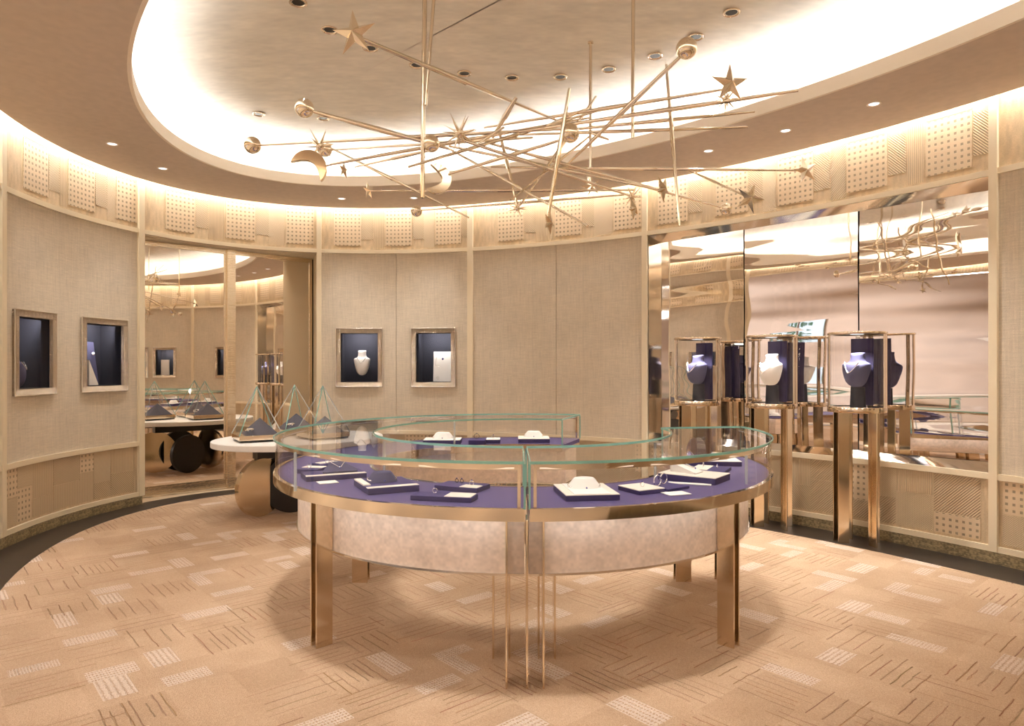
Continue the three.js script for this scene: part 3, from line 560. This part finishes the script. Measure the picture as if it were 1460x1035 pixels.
const rampOn = (x, z, rw, rd, rh, m) => (g, w, d, h) => {             // sloping neck ramp
  const half = [], n = 10; for (let i = 0; i <= n; i++) { const f = i / n; half.push([rw * (.5 - .16 * f - .16 * f * f * (3 - 2 * f) * .9) * (f < .08 ? .93 : 1), f * rd]); }
  const ring = [...half, ...half.slice().reverse().map(([x1, a1]) => [-x1, a1])], pos = [], idx = [], X0 = (x - .5) * w, Z0 = (.5 - z) * d + rd * .4, y0 = h + .003, N = ring.length;
  for (const [px, al] of ring) pos.push(X0 + px, y0 + .006 + rh * al / rd, Z0 - al); pos.push(X0, y0 + .012 + rh * .5, Z0 - rd * .5);
  for (let i = 0; i < N; i++) idx.push(i, (i + 1) % N, N);
  for (const [px, al] of ring) pos.push(X0 + px, y0 + .006 + rh * al / rd, Z0 - al); for (const [px, al] of ring) pos.push(X0 + px, y0, Z0 - al);
  for (let i = 0; i < N; i++) { const j = (i + 1) % N, a1 = N + 1 + i, b1 = N + 1 + j; idx.push(a1, a1 + N, b1, b1, a1 + N, b1 + N); }
  const q = shape(pos, new Array(pos.length / 3 * 2).fill(0), idx);
  const f = part('neck_ramp', q, m, g);
  const pts = [-1, -.7, -.3, 0, .3, .7, 1].map((k) => { const along = .15 + .75 * Math.abs(k); return new THREE.Vector3((x - .5) * w + k * rw * .26, h + .022 + along * rh, (.5 - z) * d + rd * .4 - along * rd); });
  part('chain', tube(pts, .002, false, 40), mSilver, f); part('pendant', new THREE.OctahedronGeometry(.006, 0).translate(pts[3].x, pts[3].y, pts[3].z), mGem, f);
};
const all = [0, 1];
tray([[421, 675], [452, 676]], 'small navy tray with a cream back edge near the end of the curved glass', { deep: .14, high: .025, pads: [[.04, .96, .45, .95, mCream]], extras: [ringOn(.5, .25)] });
tray([[460, 668], [492, 664]], 'small navy tray with a cream pad behind the sloping navy tray', { deep: .12, pads: [[.1, .9, .4, .9, mCream]], extras: [ringOn(.3, .2), ringOn(.7, .2)] });
tray([[437, 687], [523, 681]], 'long navy tray with a cream front stripe and a violet sloping neck ramp', { deep: .2, high: .026, pads: [[0, 1, .02, .2, mCream]], extras: [rampOn(.6, .55, .2, .12, .04, mNavyBust)] });
tray([[525, 706], [598, 700]], 'large navy tray with two cream stripes and a violet oval collar form', { deep: .30, high: .03, pads: [[0, 1, .01, .14, mCream], [0, .14, .3, .99, mCream]], extras: [collarOn(.45, .6, .08, mNavyBust)] });
tray([[585, 713], [672, 717]], 'flat tray half navy and half cream with a silver ring in front', { deep: .11, pads: [[.55, .98, .04, .96, mCream]], extras: [ringOn(.33, .6)] });
tray([[619, 698], [680, 703]], 'navy tray with dark earrings and a cream end behind the half cream tray', { deep: .15, pads: [[.58, .98, .03, .5, mCream]], extras: [ringOn(.3, .7, .009, mBlack), ringOn(.42, .7, .009, mBlack), ringOn(.75, .4)] });
tray([[807, 715], [884, 713]], 'big cream topped tray with a white collar form and a necklace', { deep: .30, high: .026, pads: [[.0, 1, 0, 1, mCream], [.16, .84, .02, .98, mWhite]], extras: [collarOn(.5, .6, .085, mWhite)] });
tray([[912, 706], [948, 702]], 'small cream topped tray with a silver ring beside two silver hoops', { deep: .17, high: .02, pads: [[0, 1, 0, 1, mCream]], extras: [ringOn(.5, .45)] });
tray([[953, 701], [983, 696]], 'low navy tray carrying two standing silver hoops', { deep: .15, high: .012, extras: [hoopOn(.15, .6), hoopOn(.6, .75)] });
tray([[1020, 692], [1041, 684]], 'long cream topped tray with a white sloping neck ramp', { deep: .32, high: .034, pads: [[0, 1, 0, 1, mCream]], extras: [rampOn(.5, .6, .11, .16, .045, mWhite)] });
tray([[1032, 678], [1043, 670]], 'narrow navy tray with a cream back and a ring stand', { deep: .2, high: .02, pads: [[.1, .9, .5, .95, mCream]], extras: [ringOn(.5, .3), ringOn(.5, .7, .014)] });
tray([[981, 664], [1058, 665]], 'wide cream topped tray with a small green stone at the end of the short showcase', { deep: .2, high: .028, pads: [[0, 1, 0, 1, mWhite]], extras: [rampOn(.6, .5, .12, .1, .03, mWhite)] });
tray([[603, 634], [656, 634]], 'white topped tray with a low white collar form across the ring', { deep: .2, high: .035, pads: [[0, 1, 0, 1, mWhite]], extras: [collarOn(.5, .6, .09, mWhite)] });
tray([[668, 634], [692, 634]], 'navy block tray with a dark standing ring across the ring', { deep: .16, high: .035, extras: [ringOn(.45, .6, .02, mBlack)] });
tray([[693, 632], [713, 632]], 'small white topped block with a ring beside the navy block tray', { deep: .16, high: .028, pads: [[0, 1, 0, 1, mWhite]], extras: [ringOn(.5, .5, .013)] });
tray([[739, 631.5], [784, 631.5]], 'cream topped tray with a collar form beside the open glass end', { deep: .24, high: .032, pads: [[0, 1, 0, 1, mCream]], extras: [collarOn(.5, .6, .085, mWhite)] });
function card(px, py, w, d, turn, label) { const [X, Z] = deckAt(px, py), m = single('price_card', new RoundedBoxGeometry(w, .004, d, 1, .001), mWhite, label, 'card'); m.position.copy(V3(X, DECK + .003, Z)); m.rotation.y = turn; }
card(467, 688, .10, .085, .5, 'blank white card lying between the two striped navy trays');
card(964, 704, .12, .085, .35, 'blank white card lying in front of the silver hoops');
card(983, 690, .22, .045, -.35, 'long narrow white card beside the long cream tray');
// clear glass supports inside the showcases
for (const [px, py, label] of [[421, 700, 'clear upright rod at the far curve of the long showcase'], [1064, 690, 'clear upright rod at the bend of the short showcase'], [548, 676, 'clear upright rod behind the collar tray'], [934, 680, 'clear upright rod behind the silver hoops'], [648, 637, 'clear upright rod beside the white tray across the ring']]) {
  const [X, Z] = deckAt(px, py), m = single('glass_support', new THREE.CylinderGeometry(.008, .008, GLASS - DECK - .012, 14).translate(0, (GLASS - DECK - .012) / 2, 0), mAcrylic, label, 'support'); m.position.copy(V3(X, DECK + .001, Z));
}

// ---------------------------------------------------------------- pedestal vitrines in front of the niche
function vitrine(X, Z, label, bustMat, bustLabel) {
  const g = thing('pedestal_vitrine', label, 'vitrine', 'pedestal vitrines before the mirror niche'); g.position.copy(V3(X, 0, Z));
  g.rotation.y = -44 * D2R;                                          // local +z faces the middle of the room
  const r = .205, h0 = 1.085, h1 = 1.665;
  const disc = (rad, a, b) => { const q = new THREE.CylinderGeometry(rad, rad, b - a, 40); q.translate(0, (a + b) / 2, 0); return q; };
  const rimG = (y, hh) => { const pr = [[r - .03, y], [r + .004, y], [r + .012, y + .004], [r + .012, y + hh - .004], [r + .004, y + hh], [r - .03, y + hh]].map((p) => new THREE.Vector2(...p)); return new THREE.LatheGeometry(pr, 40); };
  part('base_ring', rimG(h0 - .04, .045), mBrass, g); part('base_disc', disc(r, h0 - .022, h0), mBronze, g);
  part('top_ring', rimG(h1 - .005, .022), mBrass, g);
  part('top_disc', disc(r, h1 + .006, h1 + .014), mBronze, g);
  part('glass_cylinder', new THREE.CylinderGeometry(r - .004, r - .004, h1 - h0, 48, 1, true).translate(0, (h0 + h1) / 2, 0), mGlass, g);
  for (const a of [150, 171, 4, 340, 255]) { const q = new RoundedBoxGeometry(.034, h1 - h0, .012, 1, .003); q.translate(0, (h0 + h1) / 2, r + .002); q.rotateY((90 - a) * D2R); part('upright', q, mBrass, g); }
  const b = new THREE.BoxGeometry(.17, h1 - h0 - .04, .012).translate(0, (h0 + h1) / 2 - .01, -.13); part('back_panel', b, mVelvet, g, 'navy velvet back panel');
  part('plinth', new THREE.CylinderGeometry(.052, .058, .16, 28).translate(.0, h0 + .08, -.02), mDarkNavy, g, 'dark plinth');
  for (const [x, z, turn] of [[-.125, .045, .75], [-.075, .08, .75], [.13, .04, -.6], [.09, -.12, .5], [-.1, -.11, -.5]]) { const q = new RoundedBoxGeometry(.085, h0 - .03, .012, 1, .002); q.translate(0, (h0 - .03) / 2, 0); q.rotateY(turn); q.translate(x, 0, z); part('leg', q, mBrass, g); }
  part('lamp', disc(.05, h1 + .001, h1 + .006), mLampGlow, g, 'small round light');
  const l = new THREE.SpotLight(COOL, LEVEL.vitrine, 0, .8, .6, 2); g.add(l); l.position.set(0, h1 - .004, .08); l.target.position.set(0, h0 + .15, 0); g.add(l.target); l.castShadow = true;
  const t = thing('necklace_bust', bustLabel, 'bust'); t.position.copy(V3(X, h0 + .16, Z)); t.rotation.y = -44 * D2R - .3;
  part('bust_form', bust(.27, .235, .17), bustMat, t); part('chain', necklace(.27, .235, .17, .3), mSilver, t); part('pendant', new THREE.OctahedronGeometry(.009, 0).translate(0, .27 * .42, .118), mSilver, t);
  return g;
}
vitrine(1.754, 6.45, 'round bronze and glass pedestal vitrine with a navy bust next to the plain cloth wall', mNavyBust, 'navy bust with a drop necklace in the vitrine by the cloth wall');
vitrine(2.28, 6.0, 'round bronze and glass pedestal vitrine holding the cream bust', mWhite, 'cream bust with a fine pendant between the two navy busts');
vitrine(2.755, 5.45, 'round bronze and glass pedestal vitrine with a navy bust farthest from the plain cloth wall', mNavyBust, 'navy bust with a short chain in the vitrine farthest from the plain wall');

// ---------------------------------------------------------------- side table with glass pyramids
{
  const g = thing('side_table', 'oval cream topped side table on bronze and black disc legs beside the mirror doors', 'table'), c = [-2.08, 6.72], turn = 41 * D2R;
  const el = new THREE.Shape(); el.absellipse(0, 0, .82, .68, 0, Math.PI * 2); const top = new THREE.ExtrudeGeometry(el, { depth: .04, bevelEnabled: true, bevelSize: .008, bevelThickness: .008, bevelSegments: 2, curveSegments: 48 });
  top.rotateX(-Math.PI / 2); top.rotateY(turn); top.translate(c[0], .665, -c[1]); part('table_top', top, mWhite, g, 'cream oval top');
  const disc = (X, Z, a, r, m, th = .05) => { const q = new THREE.CylinderGeometry(r, r, th, 56); q.rotateX(Math.PI / 2); q.rotateY(a); q.translate(X, r + .008, -Z); part('disc_leg', q, m, g, m === mBlack ? 'black disc leg' : 'polished bronze disc leg'); };
  disc(-2.36, 6.40, 62 * D2R, .27, mBrass); disc(-2.12, 6.58, 25 * D2R, .27, mBlack); disc(-1.86, 6.86, 100 * D2R, .27, mBrass); disc(-2.32, 6.84, 20 * D2R, .25, mBlack);
  part('under_frame', box(.9, .12, .12, c[0], .54, c[1], turn), mBlack, g);
  settle(g, c[0], .008, c[1]);
  const pyr = (X, Z, a, label) => {
    const p = thing('glass_pyramid', label, 'showcase', 'glass pyramids on the side table'); p.position.copy(V3(X, .722, Z)); p.rotation.y = a;
    const s = .19, H = .50, b = .055, C = [[-s, -s], [s, -s], [s, s], [-s, s]];
    part('foot', new RoundedBoxGeometry(2 * s - .02, .012, 2 * s - .02, 1, .002).translate(0, .006, 0), mBlack, p);
    part('tray', new RoundedBoxGeometry(2 * s, .045, 2 * s, 1, .003).translate(0, .034, 0), mBrass, p, 'champagne metal tray');
    C.forEach((q, i) => {
      const r = C[(i + 1) % 4], t = new THREE.BufferGeometry(); t.setAttribute('position', new THREE.Float32BufferAttribute([q[0], b, q[1], r[0], b, r[1], 0, H, 0], 3)); t.setAttribute('uv', new THREE.Float32BufferAttribute([0, 0, 1, 0, .5, 1], 2)); t.computeVertexNormals();
      part('pane', t, mGlass, p);
      part('glass_edge', bar(new THREE.Vector3(q[0], b, q[1]), new THREE.Vector3(0, H, 0), .005, .005), i % 2 ? mEdge : mAcrylic, p);
    });
    const cone = new THREE.ConeGeometry(.19, .15, 4, 1).rotateY(Math.PI / 4).scale(1.1, 1, .8).translate(.03, .13, -.02); part('slate_form', cone, mSlate, p, 'slate grey pyramid form');
    part('bracelet', new THREE.TorusGeometry(.035, .008, 10, 28).rotateX(1.2).translate(-.08, .10, .08), mSilver, p);
  };
  pyr(-2.40, 6.42, 32 * D2R, 'glass pyramid over a slate form nearest the bronze disc leg');
  pyr(-2.24, 7.03, 44 * D2R, 'glass pyramid on the side table close to the mirror doors');
  pyr(-1.84, 6.64, 40 * D2R, 'glass pyramid on the side table towards the ring counter');
}

// ---------------------------------------------------------------- hanging star sculpture
{
  const g = thing('hanging_sculpture', 'champagne metal hanging sculpture of crossing rods with stars moons and spheres', 'chandelier');
  const P = pixelAt;
  const mGilt = mat({ color: new THREE.Color(.90, .80, .65), metalness: 1, roughness: .09 });
  const rod = (a, b, w = .0095) => part('rod', merged([bar(P(...a).lerp(P(...b), .5), P(...b), w * 1.4, w * 1.2, .55), bar(P(...a).lerp(P(...b), .5), P(...a), w * 1.4, w * 1.2, .55)]), mGilt, g);
  const hang = (x0, y0, x1, y1, Z, w) => { const q = P(x1, y1, Z), top = P(x0, y0, Z); top.y = domeHeight(top.x, -top.z) - .002; part('hanger', bar(q, top, w, w), mGilt, g); part('ceiling_cup', new THREE.CylinderGeometry(.02, .02, .012, 16).translate(top.x, top.y - .006, top.z), mGilt, g); };
  hang(606, 0, 602, 282, 4.1, .014); hang(622, -60, 607, 150, 4.0, .010); hang(842, 40, 842, 262, 4.9, .011); hang(903, 0, 902, 197, 4.2, .011);
  const sphere = (x, y, Z, d) => { const q = P(x, y, Z); part('sphere', new THREE.SphereGeometry(d / 2 / FOCAL * Z, 28, 20).translate(q.x, q.y, q.z), mGilt, g); };
  const star = (x, y, Z, size, spin, yaw, pitch) => {
    const R = size / 2 / FOCAL * Z, pos = [], n = 10, pts = []; for (let i = 0; i < n; i++) { const a = i / n * 2 * Math.PI + Math.PI / 2, r = i % 2 ? R * .36 : R; pts.push([Math.cos(a) * r, Math.sin(a) * r]); }
    for (let i = 0; i < n; i++) { const p = pts[i], q = pts[(i + 1) % n]; pos.push(p[0], p[1], 0, q[0], q[1], 0, 0, 0, R * .3, q[0], q[1], 0, p[0], p[1], 0, 0, 0, -R * .3); }
    const t = new THREE.BufferGeometry(); t.setAttribute('position', new THREE.Float32BufferAttribute(pos, 3)); t.setAttribute('uv', new THREE.Float32BufferAttribute(new Array(pos.length / 3 * 2).fill(0), 2)); t.computeVertexNormals();
    t.rotateZ(spin); t.rotateY(yaw); t.rotateX(pitch || 0); const q = P(x, y, Z); t.translate(q.x, q.y, q.z); part('star', t, mGilt, g);
  };
  const burst = (x, y, Z, size, n = 14) => {
    const R = size / 2 / FOCAL * Z, q = P(x, y, Z), G = [new THREE.SphereGeometry(R * .24, 14, 10)];
    for (let i = 0; i < n; i++) { const yv = 1 - 2 * (i + .5) / n, a = i * 2.39996, h = Math.sqrt(1 - yv * yv), d = new THREE.Vector3(Math.cos(a) * h, yv, Math.sin(a) * h), l = R * rr(.8, 1.05), c = new THREE.ConeGeometry(R * .085, l, 5).translate(0, l / 2, 0); c.applyQuaternion(new THREE.Quaternion().setFromUnitVectors(new THREE.Vector3(0, 1, 0), d)); G.push(c); }
    part('starburst', merged(G).translate(q.x, q.y, q.z), mGilt, g);
  };
  const moon = (x, y, Z, size, half, spin, yaw) => {
    const R = size / 2 / FOCAL * Z, s = new THREE.Shape(), n = 24, o = [], i2 = []; for (let i = 0; i <= n; i++) { const a = (-half + 2 * half * i / n) * D2R; o.push(new THREE.Vector2(Math.cos(a) * R, Math.sin(a) * R)); }
    const e = o[n], s0 = o[0]; for (let i = 1; i < n; i++) { const f = i / n, y2 = e.y + (s0.y - e.y) * f; i2.push(new THREE.Vector2(e.x + R * (half > 110 ? .95 : .62) * Math.sin(Math.PI * f), y2)); }
    s.setFromPoints([...o, ...i2]); const q = P(x, y, Z), m = new THREE.ExtrudeGeometry(s, { depth: R * .1, bevelEnabled: true, bevelSize: R * .03, bevelThickness: R * .14, bevelSegments: 4 }); m.translate(0, 0, -R * .05); m.rotateZ(spin); m.rotateY(yaw); m.translate(q.x, q.y, q.z); part('moon', m, mGilt, g);
  };
  sphere(434, 154, 4.2, 27); sphere(360, 207, 4.7, 24); sphere(463, 213, 4.9, 21); sphere(615, 205, 4.1, 24); sphere(813, 190, 4.1, 27); sphere(979, 69, 3.7, 30); sphere(594, 301, 4.6, 16); sphere(1035, 298, 4.4, 18);
  star(505, 48, 3.6, 68, .08, -.15); star(1041, 119, 4.0, 58, 0, .1); star(1148, 243, 4.4, 42, .25, .2); star(1069, 283, 4.2, 46, .9, .15); star(945, 269, 4.3, 40, -.5, .9); star(842, 266, 4.9, 30, .3, .2); star(525, 272, 4.6, 26, .2, 1.2); star(783, 318, 3.9, 34, .9, 1.1); star(490, 242, 4.8, 26, 0, 1.25); star(903, 297, 4.2, 34, .6, 1.0);
  burst(655, 190, 4.0, 62, 18); burst(456, 208, 4.4, 54, 16); burst(738, 297, 4.1, 34); burst(1036, 142, 4.1, 46, 16); burst(901, 280, 4.2, 38);
  moon(440, 240, 4.1, 50, 103, 58 * D2R, .1); moon(622, 255, 4.2, 42, 122, -10 * D2R, .3);
  rod([508, 52, 3.6], [797, 173, 4.3], .0115); rod([440, 157, 4.2], [640, 212, 4.3], .0125); rod([370, 207, 4.7], [800, 184, 4.3]); rod([470, 214, 4.9], [760, 196, 4.2]); rod([474, 212, 4.9], [668, 310, 4.0]);
  rod([463, 236, 4.1], [840, 168, 4.5]); rod([506, 238, 4.6], [615, 214, 4.3]); rod([530, 272, 4.6], [906, 271, 4.2], .0075); rod([596, 300, 4.6], [890, 278, 4.2], .006); rod([582, 238, 3.9], [872, 152, 4.6]);
  rod([640, 248, 4.2], [812, 196, 4.1]); rod([736, 139, 3.9], [702, 196, 4.1], .012); rod([719, 181, 4.0], [682, 205, 4.1], .009); rod([812, 126, 3.9], [780, 318, 3.9], .0105); rod([850, 137, 4.6], [742, 292, 4.1], .009);
  rod([712, 188, 4.3], [738, 294, 4.1], .0095); rod([780, 179, 4.0], [836, 155, 4.3], .010); rod([975, 76, 3.7], [808, 235, 4.4], .0115); rod([950, 92, 4.2], [969, 322, 4.0], .0105); rod([1030, 128, 4.0], [690, 182, 4.4]);
  rod([1138, 129, 4.0], [740, 188, 4.2], .011); rod([1076, 159, 4.3], [800, 186, 4.3]); rod([1066, 181, 4.4], [740, 192, 4.4], .009); rod([1140, 243, 4.4], [700, 238, 4.5], .008); rod([983, 243, 4.5], [1062, 279, 4.2], .009);
  rod([1030, 296, 4.4], [690, 202, 4.3]); rod([938, 270, 4.3], [640, 208, 4.4], .009); rod([898, 279, 4.2], [660, 200, 4.0]); rod([838, 322, 3.8], [640, 212, 4.4], .009); rod([868, 199, 4.2], [843, 190, 4.2], .007); rod([842, 193, 4.3], [728, 285, 4.0], .007);
  const q = P(760, 200, 4.3); g.position.copy(q); for (const c of g.children) c.position.sub(q);
}

// ---------------------------------------------------------------- entrance hall behind the camera (seen in the mirrors) and outer shell
{
  const H = 3.62, X0 = -8, X1 = 6.6, Z0 = -5, Z1 = 10.4;
  const wallsOut = structure('wall_hall', 'smooth pale plaster walls of the entrance hall', 'wall');
  part('plaster_wall', box(X1 - X0, H + .6, .15, (X0 + X1) / 2, 0, Z0), mPlaster, wallsOut); part('plaster_wall', box(X1 - X0, H + .6, .15, (X0 + X1) / 2, 0, Z1), mPlaster, wallsOut);
  part('plaster_wall', box(.15, H + .6, Z1 - Z0, X1, 0, (Z0 + Z1) / 2), mPlaster, wallsOut);
  const wz = [2.1, 3.4], wy = [1.0, 2.1];                              // window opening in the left hall wall
  part('plaster_wall', merged([box(.15, H + .6, wz[0] - Z0, X0, 0, (Z0 + wz[0]) / 2), box(.15, H + .6, Z1 - wz[1], X0, 0, (Z1 + wz[1]) / 2), box(.15, wy[0], wz[1] - wz[0], X0, 0, (wz[0] + wz[1]) / 2), box(.15, H + .6 - wy[1], wz[1] - wz[0], X0, wy[1], (wz[0] + wz[1]) / 2)]), mPlaster, wallsOut);
  const roof = structure('ceiling_hall', 'plain pale ceiling of the entrance hall', 'ceiling');
  part('plaster_ceiling', box(X1 - X0, .15, Z1 - Z0, (X0 + X1) / 2, H + .5, (Z0 + Z1) / 2), mPlaster, roof);
  const low = new THREE.Shape([[X0, Z0], [X1, Z0], [X1, 1.2], [X0, 1.2]].map((p) => new THREE.Vector2(...p)));
  part('hall_soffit', slab((t) => wall(.05)(t), (t) => { const p = wall(0)(t), d = [p[0] - CEN[0], p[1] - CEN[1]], k = 5.5 / Math.hypot(...d); return [p[0] + d[0] * k, p[1] + d[1] * k]; }, T.r3, T.front + 2 * Math.PI, SOFFIT - .1, SOFFIT - .05, 40), mSoffit, roof);
  const hc = thing('hall_counter', 'long low hall counter with a pale top along the plaster wall', 'counter');
  part('body', box(.6, .72, 7.5, -7.4, 0, 2.2), mSoffit, hc); part('top', box(.64, .14, 7.6, -7.38, .74, 2.2, 0, .01), mWhite, hc, 'pale thick top'); settle(hc, -7.4, 0, 2.2);
  const win = structure('window_1', 'hall window with dark mullions looking onto green trees', 'window');
  part('pane', box(.006, wy[1] - wy[0], wz[1] - wz[0], X0, wy[0], (wz[0] + wz[1]) / 2), mGlass, win);
  for (const z of [wz[0] + .02, (wz[0] + wz[1]) / 2, wz[1] - .02]) part('mullion', box(.06, wy[1] - wy[0], .04, X0, wy[0], z), mBronze, win);
  settle(win, X0, wy[0], (wz[0] + wz[1]) / 2);
  for (const [X, Z] of [[-5.6, 2.2], [-5.6, .2], [-4.5, -2.5], [-1.5, -2.5], [2, -2.5], [-6.2, 4.4]]) {
    const p = thing('ceiling_panel', 'flat glowing ceiling panel in the entrance hall', 'ceiling light', 'hall ceiling panels'); p.position.copy(V3(X, SOFFIT - .131, Z));
    part('frame', new THREE.BoxGeometry(.94, .03, .94).translate(0, .015, 0), mLip, p); part('diffuser', new THREE.PlaneGeometry(.88, .88).rotateX(Math.PI / 2).translate(0, -.001, 0), mPanelGlow, p);
    const l = new THREE.RectAreaLight(COOL, LEVEL.front, .88, .88); l.position.set(0, -.006, 0); l.rotation.x = -Math.PI / 2; p.add(l);
  }
  const leaf = mat({ color: new THREE.Color(.10, .22, .10), roughness: .6, transmission: .3, thickness: 0 }), bark = mat({ color: new THREE.Color(.12, .08, .05), roughness: .9 });
  for (const [X, Z, lab] of [[-10.2, 2.5, 'leafy street tree outside the hall window'], [-10.8, 4.9, 'second leafy street tree outside beyond the hall window']]) {
    const t = thing('street_tree', lab, 'tree'); t.position.copy(V3(X, -.1, Z)); part('trunk', new THREE.CylinderGeometry(.07, .1, 1.6, 10).translate(0, .8, 0), bark, t);
    const L = []; for (let i = 0; i < 420; i++) { const q = new THREE.PlaneGeometry(.13, .07); q.rotateX(rr(0, 6)); q.rotateY(rr(0, 6)); const a = rr(0, 6.28), c = rr(-1, 1), r = .85 * Math.cbrt(rnd()); q.translate(r * Math.cos(a) * Math.sqrt(1 - c * c), 1.8 + r * c * 1.2, r * Math.sin(a) * Math.sqrt(1 - c * c)); L.push(q); }
    part('foliage', merged(L), leaf, t).userData.kind = 'stuff';
  }
}

scene.traverse((o) => { if (o.isMesh) o.castShadow = o.receiveShadow = true; });
renderer.render(scene, camera);
